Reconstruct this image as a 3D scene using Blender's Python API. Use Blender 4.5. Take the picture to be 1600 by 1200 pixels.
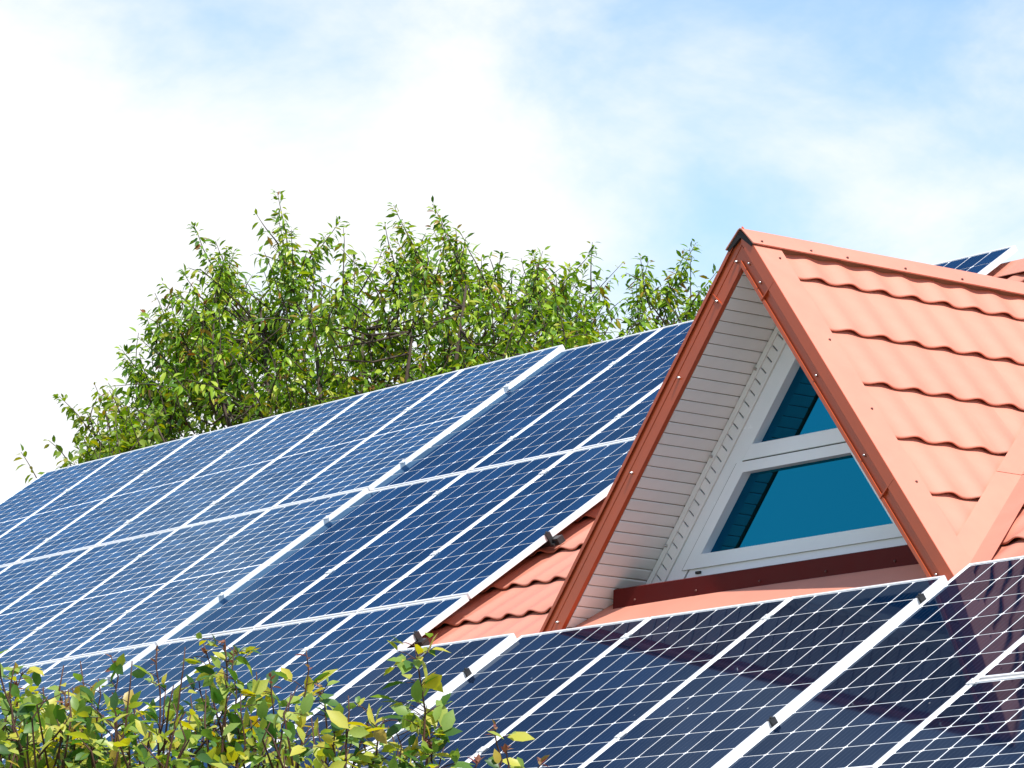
import bpy, bmesh, math, random
import numpy as np
from mathutils import Vector, Matrix
random.seed(7)
rad = math.radians
for o in list(bpy.data.objects): bpy.data.objects.remove(o)
scene = bpy.context.scene
COL = scene.collection

# ------------------------------------------------------------------ camera
YAW, TILT, ROLL = -0.96500611, 0.18161288, 0.0320640
CAM = Vector((20.0699912, -12.8998115, -3.72241697))
fwd = Vector((math.sin(YAW)*math.cos(TILT), math.cos(YAW)*math.cos(TILT), math.sin(TILT)))
rt0 = Vector((math.cos(YAW), -math.sin(YAW), 0)); up0 = rt0.cross(fwd)
rgt = math.cos(ROLL)*rt0 + math.sin(ROLL)*up0
upv = -math.sin(ROLL)*rt0 + math.cos(ROLL)*up0
cd = bpy.data.cameras.new('camera'); cam = bpy.data.objects.new('camera', cd); COL.objects.link(cam)
M = Matrix((rgt, upv, -fwd)).transposed().to_4x4(); M.translation = CAM
cam.matrix_world = M
FPX = 6573.0
cd.sensor_width = 36.0; cd.lens = 36.0*FPX/1600.0; cd.clip_start = 0.1; cd.clip_end = 5000
scene.camera = cam
scene.render.resolution_x = 1024; scene.render.resolution_y = 768
def ray(x, y):                       # direction through a point of the 1600 x 1200 view
    return ((x-800)/FPX*rgt - (y-600)/FPX*upv + fwd)
def to_px(P):
    d = Vector(P) - CAM; z = d.dot(fwd)
    return 800 + FPX*d.dot(rgt)/z, 600 - FPX*d.dot(upv)/z

# ------------------------------------------------------------------ sun, sky, exposure
SUN = Vector((0.545, -0.140, 0.83)).normalized()
sd = bpy.data.lights.new('sun', 'SUN'); sd.energy = 4.4; sd.angle = rad(0.53); sd.color = (1.0, 0.955, 0.88)
so = bpy.data.objects.new('sun', sd); COL.objects.link(so)
so.rotation_euler = SUN.to_track_quat('Z', 'Y').to_euler(); so.location = (8, -6, 14)
W = bpy.data.worlds.new('World'); scene.world = W; W.use_nodes = True
nt = W.node_tree; nt.nodes.clear()
def N(nt, t, **kw):
    n = nt.nodes.new(t)
    for k, v in kw.items():
        if k in n.inputs: n.inputs[k].default_value = v
        else: setattr(n, k, v)
    return n
def mth(nt, op, a, b=None, clamp=False):
    n = nt.nodes.new('ShaderNodeMath'); n.operation = op; n.use_clamp = clamp
    for i, v in enumerate((a, b)):
        if v is None: continue
        if isinstance(v, (int, float)): n.inputs[i].default_value = v
        else: nt.links.new(v, n.inputs[i])
    return n.outputs[0]
def build_sky():
    L = nt.links
    sky = N(nt, 'ShaderNodeTexSky', sky_type='NISHITA', sun_disc=False)
    sky.sun_elevation = math.asin(SUN.z); sky.sun_rotation = math.atan2(SUN.x, SUN.y)
    sky.altitude = 200; sky.air_density = 1.15; sky.dust_density = 0.15; sky.ozone_density = 2.0
    tc = N(nt, 'ShaderNodeTexCoord')
    sep = N(nt, 'ShaderNodeSeparateXYZ'); L.new(tc.outputs['Generated'], sep.inputs[0])
    z = mth(nt, 'MAXIMUM', sep.outputs[2], 0.0)
    den = mth(nt, 'ADD', z, 0.45)
    cx = mth(nt, 'DIVIDE', sep.outputs[0], den); cy = mth(nt, 'DIVIDE', sep.outputs[1], den)
    cmb = N(nt, 'ShaderNodeCombineXYZ'); L.new(cx, cmb.inputs[0]); L.new(cy, cmb.inputs[1])
    mp = N(nt, 'ShaderNodeMapping'); L.new(cmb.outputs[0], mp.inputs[0])
    mp.inputs['Location'].default_value = (8.8, 1.1, 0.0)
    n1 = N(nt, 'ShaderNodeTexNoise', Scale=2.6, Detail=8.0, Roughness=0.52, Distortion=0.25); L.new(mp.outputs[0], n1.inputs['Vector'])
    n2 = N(nt, 'ShaderNodeTexNoise', Scale=9.0, Detail=6.0, Roughness=0.6, Distortion=0.2); L.new(mp.outputs[0], n2.inputs['Vector'])
    s = mth(nt, 'ADD', mth(nt, 'MULTIPLY', n1.outputs[0], 0.62), mth(nt, 'MULTIPLY', n2.outputs[0], 0.38))
    hor = mth(nt, 'POWER', mth(nt, 'SUBTRACT', 1.0, z), 5.0)          # thin cloud piles up towards the horizon
    s = mth(nt, 'ADD', s, mth(nt, 'SUBTRACT', mth(nt, 'MULTIPLY', hor, 0.70), 0.122))
    mr = N(nt, 'ShaderNodeMapRange', interpolation_type='SMOOTHSTEP'); L.new(s, mr.inputs[0])
    mr.inputs[1].default_value = 0.42; mr.inputs[2].default_value = 0.65
    mix = N(nt, 'ShaderNodeMix', data_type='RGBA'); L.new(mr.outputs[0], mix.inputs[0])
    L.new(sky.outputs[0], mix.inputs[6]); mix.inputs[7].default_value = (5.3, 5.35, 5.45, 1)
    bg = N(nt, 'ShaderNodeBackground', Strength=0.14); L.new(mix.outputs[2], bg.inputs[0])
    out = N(nt, 'ShaderNodeOutputWorld'); L.new(bg.outputs[0], out.inputs[0])
build_sky()
vs = scene.view_settings
vs.view_transform = 'Standard'; vs.look = 'None'; vs.gamma = 1.0; vs.use_curve_mapping = False; vs.exposure = 0.54

# ------------------------------------------------------------------ materials
def mat(name, col, rough=0.5, metal=0.0, var=0.0, vscale=8.0, bump=0.0, bscale=60.0, spec=0.5, coat=0.0, stain=None):
    m = bpy.data.materials.new(name); m.use_nodes = True; t = m.node_tree; L = t.links
    b = t.nodes['Principled BSDF']
    b.inputs['Base Color'].default_value = (*col, 1); b.inputs['Roughness'].default_value = rough
    b.inputs['Metallic'].default_value = metal; b.inputs['Specular IOR Level'].default_value = spec
    b.inputs['Coat Weight'].default_value = coat; b.inputs['Coat Roughness'].default_value = 0.08
    tc = N(t, 'ShaderNodeTexCoord')
    if var > 0:
        n = N(t, 'ShaderNodeTexNoise', Scale=vscale, Detail=6.0, Roughness=0.65); L.new(tc.outputs['Object'], n.inputs['Vector'])
        oi = N(t, 'ShaderNodeObjectInfo')
        f = mth(t, 'ADD', mth(t, 'MULTIPLY', n.outputs[0], 1.0), mth(t, 'MULTIPLY', oi.outputs['Random'], 0.35))
        mr = N(t, 'ShaderNodeMapRange'); L.new(f, mr.inputs[0]); mr.inputs[1].default_value = 0.3; mr.inputs[2].default_value = 1.0
        mr.inputs[3].default_value = 1-var; mr.inputs[4].default_value = 1+var*0.6
        mx = N(t, 'ShaderNodeMix', data_type='RGBA', blend_type='MULTIPLY'); mx.inputs[0].default_value = 1
        mx.inputs[6].default_value = (*col, 1); L.new(mr.outputs[0], mx.inputs[7])
        res = mx.outputs[2]
        if stain:
            n3 = N(t, 'ShaderNodeTexNoise', Scale=2.2, Detail=8.0, Roughness=0.75); L.new(tc.outputs['Object'], n3.inputs['Vector'])
            m3 = N(t, 'ShaderNodeMapRange', interpolation_type='SMOOTHSTEP'); L.new(n3.outputs[0], m3.inputs[0])
            m3.inputs[1].default_value = 0.52; m3.inputs[2].default_value = 0.8; m3.inputs[4].default_value = 0.55
            mx2 = N(t, 'ShaderNodeMix', data_type='RGBA'); L.new(m3.outputs[0], mx2.inputs[0]); L.new(res, mx2.inputs[6])
            mx2.inputs[7].default_value = (*stain, 1); res = mx2.outputs[2]
        L.new(res, b.inputs['Base Color'])
        mr2 = N(t, 'ShaderNodeMapRange'); L.new(n.outputs[0], mr2.inputs[0])
        mr2.inputs[3].default_value = max(0.02, rough*0.8); mr2.inputs[4].default_value = min(1, rough*1.25)
        L.new(mr2.outputs[0], b.inputs['Roughness'])
    if bump > 0:
        nb = N(t, 'ShaderNodeTexNoise', Scale=bscale, Detail=4.0); L.new(tc.outputs['Object'], nb.inputs['Vector'])
        bp = N(t, 'ShaderNodeBump', Strength=bump, Distance=0.01); L.new(nb.outputs[0], bp.inputs['Height'])
        L.new(bp.outputs[0], b.inputs['Normal'])
    return m
M_TILE = mat('terracotta_steel', (0.61, 0.240, 0.165), 0.62, var=0.10, vscale=5, bump=0.03, bscale=25, stain=(0.56, 0.27, 0.20))  # terracotta paled in its base colour as by full sun
M_TRIM = mat('terracotta_trim_shaded', (0.50, 0.085, 0.026), 0.38, var=0.14, vscale=7, bump=0.05, bscale=40)  # the tiles' terracotta, darkened for the weak grazing light on the boards
M_SILL = mat('dark_red_flashing', (0.085, 0.005, 0.004), 0.6, var=0.15, vscale=6, spec=0.15)
M_SOFFIT = mat('white_soffit', (0.86, 0.845, 0.85), 0.45, var=0.08, vscale=3)
M_PVC = mat('white_window_frame', (0.86, 0.88, 0.91), 0.25, var=0.04, vscale=3)
M_DARK = mat('painted_void_shade', (0.012, 0.011, 0.012), 0.7)  # flat black in place of the shade inside hollows
M_SEAL = mat('black_gasket', (0.02, 0.02, 0.02), 0.6)
M_SCREW = mat('screw_steel', (0.55, 0.53, 0.52), 0.3, metal=1.0)
M_SCREWR = mat('painted_screw', (0.10, 0.025, 0.018), 0.5)
M_ALU = mat('anodised_aluminium', (0.80, 0.80, 0.81), 0.38, metal=0.15, var=0.05, vscale=4)
M_CLAMP = mat('black_clamp', (0.02, 0.02, 0.022), 0.45)
M_PLASTER = mat('plaster', (0.70, 0.66, 0.58), 0.9, var=0.1, vscale=2, bump=0.2)
M_WOODIN = mat('deck_board', (0.20, 0.13, 0.08), 0.8, var=0.2)
M_BARK = mat('bark', (0.075, 0.052, 0.038), 0.9, var=0.35, vscale=10, bump=0.6, bscale=30)
M_TWIG = mat('twig', (0.085, 0.035, 0.022), 0.7, var=0.3, vscale=10)

def glassy(name, base, tint, ior, rough, rand=0.0, fingers=False, f_scale=1.0):
    """a dark body under glass: diffuse body plus a tinted Fresnel reflection"""
    m = bpy.data.materials.new(name); m.use_nodes = True; t = m.node_tree; t.nodes.clear(); L = t.links
    dif = N(t, 'ShaderNodeBsdfDiffuse'); dif.inputs[0].default_value = (*base, 1)
    glo = N(t, 'ShaderNodeBsdfGlossy', Roughness=rough); glo.inputs[0].default_value = (*tint, 1)
    fr = N(t, 'ShaderNodeFresnel', IOR=ior)
    mx = N(t, 'ShaderNodeMixShader'); out = N(t, 'ShaderNodeOutputMaterial')
    fac = mth(t, 'MULTIPLY', fr.outputs[0], f_scale, clamp=True)
    L.new(fac, mx.inputs[0]); L.new(dif.outputs[0], mx.inputs[1]); L.new(glo.outputs[0], mx.inputs[2]); L.new(mx.outputs[0], out.inputs[0])
    tc = N(t, 'ShaderNodeTexCoord')
    col = None
    if rand > 0:
        oi = N(t, 'ShaderNodeObjectInfo'); ge = N(t, 'ShaderNodeNewGeometry')
        r = mth(t, 'FRACT', mth(t, 'ADD', oi.outputs['Random'], ge.outputs['Random Per Island']))
        n = N(t, 'ShaderNodeTexNoise', Scale=9.0, Detail=5.0); L.new(tc.outputs['Object'], n.inputs['Vector'])
        r = mth(t, 'ADD', mth(t, 'MULTIPLY', r, 0.75), mth(t, 'MULTIPLY', n.outputs[0], 0.5))
        mr = N(t, 'ShaderNodeMapRange'); L.new(r, mr.inputs[0]); mr.inputs[2].default_value = 1.2; mr.inputs[3].default_value = 1-rand; mr.inputs[4].default_value = 1+rand
        k = mr.outputs[0]
        for node, c in ((dif, base), (glo, tint)):
            mm = N(t, 'ShaderNodeMix', data_type='RGBA', blend_type='MULTIPLY'); mm.inputs[0].default_value = 1
            mm.inputs[6].default_value = (*c, 1); L.new(k, mm.inputs[7])
            o = mm.outputs[2]
            if fingers and node is dif:
                sp = N(t, 'ShaderNodeSeparateXYZ'); L.new(tc.outputs['Object'], sp.inputs[0])
                w = mth(t, 'FRACT', mth(t, 'ADD', mth(t, 'DIVIDE', sp.outputs[0], 0.0312), 0.5))
                bus = mth(t, 'LESS_THAN', mth(t, 'ABSOLUTE', mth(t, 'SUBTRACT', w, 0.5)), 0.022)
                m2 = N(t, 'ShaderNodeMix', data_type='RGBA'); L.new(mth(t, 'MULTIPLY', bus, 0.16), m2.inputs[0]); L.new(o, m2.inputs[6])
                m2.inputs[7].default_value = (0.35, 0.37, 0.40, 1); o = m2.outputs[2]
            if node is dif:          # specks of dirt on the glass, laid out over the whole roof
                vo = N(t, 'ShaderNodeTexVoronoi', Scale=11.0); L.new(ge.outputs['Position'], vo.inputs['Vector'])
                sc = N(t, 'ShaderNodeSeparateColor'); L.new(vo.outputs['Color'], sc.inputs[0])
                sp_ = mth(t, 'MULTIPLY', mth(t, 'LESS_THAN', vo.outputs['Distance'], mth(t, 'MULTIPLY', sc.outputs[1], 0.055)), mth(t, 'GREATER_THAN', sc.outputs[0], 0.62))
                m5 = N(t, 'ShaderNodeMix', data_type='RGBA'); L.new(mth(t, 'MULTIPLY', sp_, 0.55), m5.inputs[0]); L.new(o, m5.inputs[6])
                m5.inputs[7].default_value = (0.55, 0.54, 0.50, 1); o = m5.outputs[2]
            L.new(o, node.inputs[0])
    # dust on the glass
    nd = N(t, 'ShaderNodeTexNoise', Scale=2.5, Detail=8.0, Roughness=0.7); L.new(tc.outputs['Object'], nd.inputs['Vector'])
    mr = N(t, 'ShaderNodeMapRange'); L.new(nd.outputs[0], mr.inputs[0]); mr.inputs[1].default_value = 0.3; mr.inputs[2].default_value = 0.8
    mr.inputs[3].default_value = rough*0.7; mr.inputs[4].default_value = rough*1.6; L.new(mr.outputs[0], glo.inputs['Roughness'])
    return m
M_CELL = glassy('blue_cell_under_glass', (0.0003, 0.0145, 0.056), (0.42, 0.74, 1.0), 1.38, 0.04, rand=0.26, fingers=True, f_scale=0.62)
M_CELLE = glassy('reflection_darkened_cell', (0.0006, 0.0062, 0.023), (0.62, 0.77, 0.95), 1.38, 0.035, rand=0.26, fingers=True, f_scale=0.68)  # cell body darkened to paint in the dormer's dark reflection
M_CELLH = glassy('half_cell_under_glass', (0.0018, 0.026, 0.088), (0.60, 0.86, 1.0), 1.42, 0.06, rand=0.22, f_scale=0.85)
M_BACK = glassy('white_backsheet_under_glass', (0.86, 0.87, 0.88), (0.9, 0.95, 1.0), 1.30, 0.06, f_scale=0.6)
M_PANE = glassy('sky_tinted_window_glass', (0.002, 0.008, 0.014), (0.010, 0.36, 0.70), 1.9, 0.012, f_scale=2.8)  # blue of a sky reflection put into the gloss colour

def leaf_mat(name, cols, trans=0.45, rough=0.45):
    m = bpy.data.materials.new(name); m.use_nodes = True; t = m.node_tree; t.nodes.clear(); L = t.links
    oi = N(t, 'ShaderNodeObjectInfo'); ge = N(t, 'ShaderNodeNewGeometry')
    r = mth(t, 'FRACT', mth(t, 'ADD', oi.outputs['Random'], ge.outputs['Random Per Island']))
    cr = N(t, 'ShaderNodeValToRGB'); L.new(r, cr.inputs[0])
    e = cr.color_ramp.elements
    e[0].position = cols[0][0]; e[0].color = (*cols[0][1], 1); e[1].position = cols[-1][0]; e[1].color = (*cols[-1][1], 1)
    for p, c in cols[1:-1]:
        x = e.new(p); x.color = (*c, 1)
    tc = N(t, 'ShaderNodeTexCoord')
    p = N(t, 'ShaderNodeBsdfPrincipled', Roughness=rough); L.new(cr.outputs[0], p.inputs['Base Color'])
    tr = N(t, 'ShaderNodeBsdfTranslucent')
    hs = N(t, 'ShaderNodeHueSaturation', Saturation=1.15, Value=1.6); L.new(cr.outputs[0], hs.inputs['Color']); L.new(hs.outputs[0], tr.inputs[0])
    mx = N(t, 'ShaderNodeMixShader'); mx.inputs[0].default_value = trans
    out = N(t, 'ShaderNodeOutputMaterial')
    L.new(p.outputs[0], mx.inputs[1]); L.new(tr.outputs[0], mx.inputs[2]); L.new(mx.outputs[0], out.inputs[0])
    return m
M_CHERRY = leaf_mat('cherry_leaf', [(0, (0.05, 0.125, 0.010)), (0.35, (0.15, 0.285, 0.018)), (0.7, (0.28, 0.42, 0.030)), (0.88, (0.42, 0.50, 0.06)), (0.96, (0.30, 0.22, 0.03)), (1, (0.24, 0.09, 0.03))], 0.30, 0.33)
M_LIME = leaf_mat('lime_leaf', [(0, (0.09, 0.17, 0.015)), (0.4, (0.16, 0.26, 0.02)), (0.8, (0.25, 0.32, 0.03)), (1, (0.33, 0.30, 0.04))], 0.42)
M_ROSE = leaf_mat('rose_leaf', [(0, (0.03, 0.085, 0.02)), (0.25, (0.10, 0.21, 0.035)), (0.5, (0.27, 0.38, 0.08)), (0.75, (0.43, 0.45, 0.07)), (0.92, (0.56, 0.50, 0.07)), (1, (0.40, 0.28, 0.05))], 0.38, 0.42)
M_ROSETIP = leaf_mat('young_red_leaf', [(0, (0.22, 0.06, 0.05)), (0.6, (0.28, 0.12, 0.07)), (1, (0.30, 0.22, 0.08))], 0.3)

# ------------------------------------------------------------------ object helpers
def link(name, me, parent=None, m=None, loc=None):
    o = bpy.data.objects.new(name, me); COL.objects.link(o)
    if parent is not None: o.parent = parent
    if m is not None and me is not None and len(me.materials) == 0: me.materials.append(m)
    if loc is not None: o.location = loc
    return o
def empty(name, label=None, cat=None, group=None, matrix=None):
    o = bpy.data.objects.new(name, None); COL.objects.link(o); o.empty_display_size = 0.2
    if matrix is not None: o.matrix_world = matrix
    if label: o['label'] = label
    if cat: o['category'] = cat
    if group: o['group'] = group
    return o
class MB:
    def __init__(s): s.v = []; s.f = []
    def add(s, vs, fs):
        k = len(s.v); s.v += [tuple(v) for v in vs]; s.f += [tuple(i+k for i in f) for f in fs]; return s
    def box(s, x0, x1, y0, y1, z0, z1):
        return s.add([(x0,y0,z0),(x1,y0,z0),(x1,y1,z0),(x0,y1,z0),(x0,y0,z1),(x1,y0,z1),(x1,y1,z1),(x0,y1,z1)],
                     [(0,3,2,1),(4,5,6,7),(0,1,5,4),(1,2,6,5),(2,3,7,6),(3,0,4,7)])
    def prism(s, poly, ax, d):          # poly: 3D points (closed), extruded by vector d
        n = len(poly); a = [Vector(p) for p in poly]; b = [p+Vector(d) for p in a]
        fs = [tuple(range(n)), tuple(range(2*n-1, n-1, -1))] + [(i, n+i, n+(i+1) % n, (i+1) % n) for i in range(n)]
        return s.add(a+b, fs)
    def tube(s, pts, radii, n=6):
        pts = [Vector(p) for p in pts]; vs = []; fs = []
        for i, p in enumerate(pts):
            t = (pts[min(i+1, len(pts)-1)] - pts[max(i-1, 0)])
            t = t.normalized() if t.length > 1e-9 else Vector((0,0,1))
            a = t.cross(Vector((0.31, 0.9, 0.2))).normalized(); b = t.cross(a)
            for k in range(n):
                an = 2*math.pi*k/n; vs.append(p + radii[i]*(math.cos(an)*a + math.sin(an)*b))
        for i in range(len(pts)-1):
            for k in range(n): fs.append((i*n+k, i*n+(k+1) % n, (i+1)*n+(k+1) % n, (i+1)*n+k))
        fs.append(tuple(range(n-1, -1, -1))); fs.append(tuple((len(pts)-1)*n+k for k in range(n)))
        return s.add(vs, fs)
    def mesh(s, name, m=None, smooth=False):
        me = bpy.data.meshes.new(name); me.from_pydata(s.v, [], s.f); me.update()
        bm = bmesh.new(); bm.from_mesh(me); bmesh.ops.recalc_face_normals(bm, faces=bm.faces); bm.to_mesh(me); bm.free()
        if smooth: me.polygons.foreach_set('use_smooth', [True]*len(me.polygons))
        if m: me.materials.append(m)
        return me
    def build(s, name, m, parent=None, smooth=False, bevel=0.0):
        o = link(name, s.mesh(name, m, smooth), parent)
        if bevel:
            b = o.modifiers.new('bevel', 'BEVEL'); b.width = bevel; b.segments = 2; b.limit_method = 'ANGLE'
        return o
def dupe(src, parent, loc=None, matrix=None):
    o = src.copy(); COL.objects.link(o); o.parent = parent
    if matrix is not None: o.matrix_basis = matrix
    elif loc is not None: o.location = loc
    return o

# ------------------------------------------------------------------ roof frames
P = 0.644537776                       # pitch of the main roof
cP, sP = math.cos(P), math.sin(P)
HR = -0.077                           # height of the tile crests under the panel tops
GZ = -5.35                            # ground level
def rp(u, v, h=0): return Vector((u, v*cP - h*sP, v*sP + h*cP))
def roof_m(u, v, h=0, rot=0.0):
    R = Matrix(((1,0,0),(0,cP,-sP),(0,sP,cP))).to_4x4() @ Matrix.Rotation(rot, 4, 'Z')
    R.translation = rp(u, v, h); return R
V_RIDGE, V_EAVE = 1.60, -5.55
U_L, U_R = -6.45, 11.6

# ------------------------------------------------------------------ ground
bm = bmesh.new(); bmesh.ops.create_grid(bm, x_segments=60, y_segments=60, size=2200)
me = bpy.data.meshes.new('ground'); bm.to_mesh(me); bm.free()
M_GROUND = mat('lawn', (0.075, 0.11, 0.035), 0.95, var=0.4, vscale=0.6, bump=0.5, bscale=4)
g = link('ground', me, None, M_GROUND); g.location = (0, 0, GZ); g['kind'] = 'structure'
g['label'] = 'green lawn around the house'

# ------------------------------------------------------------------ house
house = empty('house', 'house with terracotta metal tile roof, triangular dormer and solar panels', 'house', matrix=Matrix.Translation((2.5, 0, GZ)))
def hp(o):                            # parent to the house, keeping world coordinates
    o.parent = house; o.matrix_parent_inverse = house.matrix_world.inverted(); return o
bpy.context.view_layer.update()
HINV = Matrix.Translation((-2.5, 0, -GZ))
def hp(o): o.parent = house; o.matrix_parent_inverse = HINV; return o
yR = rp(0, V_RIDGE, HR-0.05).y; zR = rp(0, V_RIDGE, HR-0.05).z
yE = rp(0, V_EAVE, HR-0.05).y; zE = rp(0, V_EAVE, HR-0.05).z
yB = 2*yR - yE
# deck under the tiles (both slopes) as one folded slab
mb = MB()
for x0, x1 in ((U_L, U_R),):
    t = 0.16
    poly = [(x0, yE, zE), (x0, yR, zR), (x0, yB, zE), (x0, yB, zE-t), (x0, yR, zR-t*1.25), (x0, yE, zE-t)]
    mb.prism(poly, 'x', (x1-x0, 0, 0))
main_roof = hp(mb.build('main_roof', M_WOODIN))
mb = MB()
wy0, wy1, wx0, wx1 = yE+0.45, yB-0.45, U_L+0.4, U_R-0.4
zw = zE + 0.45*sP/cP - 0.2
gp = [(wy0, GZ-0.3), (wy1, GZ-0.3), (wy1, zw), (yR, zR-0.25), (wy0, zw)]
mb.prism([(wx0, y, z) for y, z in gp], 'x', (wx1-wx0, 0, 0))
wall = hp(mb.build('wall', M_PLASTER))
for x in (0.2, 3.4, 6.6, 9.8):
    w = MB().box(x-0.6, x+0.6, wy0-0.03, wy0+0.05, GZ+0.9, GZ+2.1).build('window', M_PVC); hp(w)
    MB().box(x-0.53, x-0.02, wy0-0.034, wy0-0.02, GZ+0.97, GZ+2.03).build('pane', M_PANE, w)
    MB().box(x+0.02, x+0.53, wy0-0.034, wy0-0.02, GZ+0.97, GZ+2.03).build('pane', M_PANE, w)
mb = MB()
mb.box(U_L, U_R, yE-0.02, yE+0.01, zE-0.2, zE+0.02)
hp(mb.build('fascia', M_TRIM))
# half-round gutter
prof = [(math.cos(a)*0.065, math.sin(a)*0.065) for a in [math.pi+math.pi*i/10 for i in range(11)]]
prof += [(x*0.94, z*0.94) for x, z in reversed(prof)]
mb = MB().prism([(U_L, yE-0.09+a, zE-0.02+b) for a, b in prof], 'x', (U_R-U_L, 0, 0))
hp(mb.build('gutter', M_TRIM))

# ------------------------------------------------------------------ metal tiles
TP, TS = 0.18333, 0.35
def wave(x):                          # x in crest periods, 0 = crest
    c = (1+math.cos(2*math.pi*x))/2
    return -0.021*(1-c**1.2)
STEP = 0.030
NA = 14
def tile_verts(a0, s0, n=NA):
    """one pressed tile: a along the wave, s down the slope, h out of the roof; crest plane at the lower edge is h = 0"""
    mb = MB(); vs = []; fs = []
    for j, (ds, dh) in enumerate(((-0.07, -STEP-0.003), (TS*0.5, -STEP*0.5), (TS-0.010, -0.0015), (TS, -0.003), (TS-0.002, -0.008))):
        for i in range(n+1):
            a = i/n*TP
            vs.append((a0+a, s0+ds, wave(i/n-0.5)*(0.45, 0.48, 0.92, 1.08, 1.08)[j]+dh))
    for j in range(4):
        for i in range(n): fs.append((j*(n+1)+i, j*(n+1)+i+1, (j+1)*(n+1)+i+1, (j+1)*(n+1)+i))
    return vs, fs
def flip_up(me, up):
    """make the faces of an open sheet look away from the roof"""
    pass
vs, fs = tile_verts(0, 0)
# main roof: local a = u, local s = -v
def tile_mesh_local(name, vs, fs, sgn):
    me = bpy.data.meshes.new(name); me.from_pydata([(a, -s*sgn, h) for a, s, h in vs], [], fs); me.update()
    me.polygons.foreach_set('use_smooth', [True]*len(me.polygons))
    n = len(fs)//4
    for i, p in enumerate(me.polygons):
        if i//n == 3: p.use_smooth = False
    me.materials.append(M_TILE); return me
TILE_ME = tile_mesh_local('roof_tile', vs, fs, 1)
U0T = 3.278425 - TP/2                 # a tile begins half a wave left of its crest
V0T = -1.788048                       # lower edge of one tile row
Bx = lambda x0, y0, x1, y1: (x0, y0, x1, y1)
zones = [(640, 740, 975, 1015), (1480, 660, 1640, 905), (1520, 395, 1640, 470), (960, 880, 1500, 1000)]
rest_v, rest_f = [], []
k0 = int(math.floor((U_L-U0T)/TP)); k1 = int(math.ceil((U_R-U0T)/TP))
r0 = int(math.ceil((V_EAVE-V0T)/TS)); r1 = int(math.ceil((V_RIDGE-V0T)/TS))
ntile = 0
for r in range(r0, r1+1):
    vlow = V0T + r*TS
    if vlow > V_RIDGE-0.05: continue
    for k in range(k0, k1):
        u = U0T + k*TP
        if u < U_L or u+TP > U_R: continue
        vis = False
        for du, dv in ((0.09, 0.17), (0, 0), (0.18, 0), (0, 0.34), (0.18, 0.34)):
            x, y = to_px(rp(u+du, vlow+dv, HR))
            if any(z[0] <= x <= z[2] and z[1] <= y <= z[3] for z in zones): vis = True
        top = vlow + TS
        if vis and ntile < 295 and top <= V_RIDGE+0.02:
            o = link('roof_tile', TILE_ME, main_roof); o.matrix_parent_inverse = Matrix.Identity(4)
            o.matrix_basis = roof_m(u, top, HR); ntile += 1
        else:
            b = len(rest_v); mat4 = roof_m(u, top, HR)
            n = NA
            for (a, s, h) in vs[::1]:
                s2 = s if top-s <= V_RIDGE+0.02 else top-V_RIDGE-0.02
                rest_v.append(tuple(mat4 @ Vector((a, -s2, h))))
            rest_f += [tuple(i+b for i in f) for f in fs]
# back slope, mirrored
for r in range(r0, r1+1):
    vlow = V0T + r*TS; top = vlow+TS
    if vlow > V_RIDGE-0.05: continue
    b = len(rest_v); ku = int((U_R-U_L)/TP)
    ridge_y = rp(0, V_RIDGE, HR).y
    for k in range(ku):
        b = len(rest_v); mat4 = roof_m(U_L+k*TP, top, HR)
        for (a, s, h) in vs:
            s2 = s if top-s <= V_RIDGE+0.02 else top-V_RIDGE-0.02
            q = mat4 @ Vector((a, -s2, h)); rest_v.append((q.x, 2*ridge_y-q.y+0.0, q.z))
        rest_f += [tuple(reversed([i+b for i in f])) for f in fs]
me = bpy.data.meshes.new('tile_field'); me.from_pydata(rest_v, [], rest_f); me.update(); me.materials.append(M_TILE)
me.polygons.foreach_set('use_smooth', [True]*len(me.polygons))
o = link('tile_field', me, main_roof); o['kind'] = 'stuff'
# ridge cap of the main roof
pr = rp(0, V_RIDGE, HR)
mb = MB()
w = 0.16
q1 = rp(0, V_RIDGE-w, HR+0.006); top_ = Vector((0, pr.y, pr.z+0.016)); q2 = Vector((0, 2*pr.y-q1.y, q1.z))
sec = [q1, top_, q2, q2-Vector((0,0,0.004)), top_-Vector((0,0,0.005)), q1-Vector((0,0,0.004))]
mb.prism([(U_L-0.02, v.y, v.z) for v in sec], 'x', (U_R-U_L+0.04, 0, 0))
mb.build('ridge_cap', M_TILE, main_roof)

# ------------------------------------------------------------------ dormer
A = Vector((5.64063989, -1.67322024, 0.37102143))     # apex of the gable, on the tile crests
D_ = 0.86182905; cD, sD = math.cos(D_), math.sin(D_)
DEP = 0.32                                             # depth of the overhang
def slope_m(side, a=0, s=0, h=0):
    """local axes: x = into the roof, y = up the slope, z = out of the slope (left slope is mirrored)"""
    dn = Vector((cD*side, 0, -sD)); n = Vector((sD*side, 0, cD)); w = Vector((0, 1, 0))
    m = Matrix((w, -dn, n)).transposed().to_4x4()
    m.translation = A + a*w + s*dn + h*n
    return m
K_V = (cP*A.z - sP*A.y - HR)
def s_valley(a): return (K_V - sP*a)/(cP*sD)
def a_valley(s): return (K_V - s*cP*sD)/sP
A_RIDGE = a_valley(0)
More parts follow.
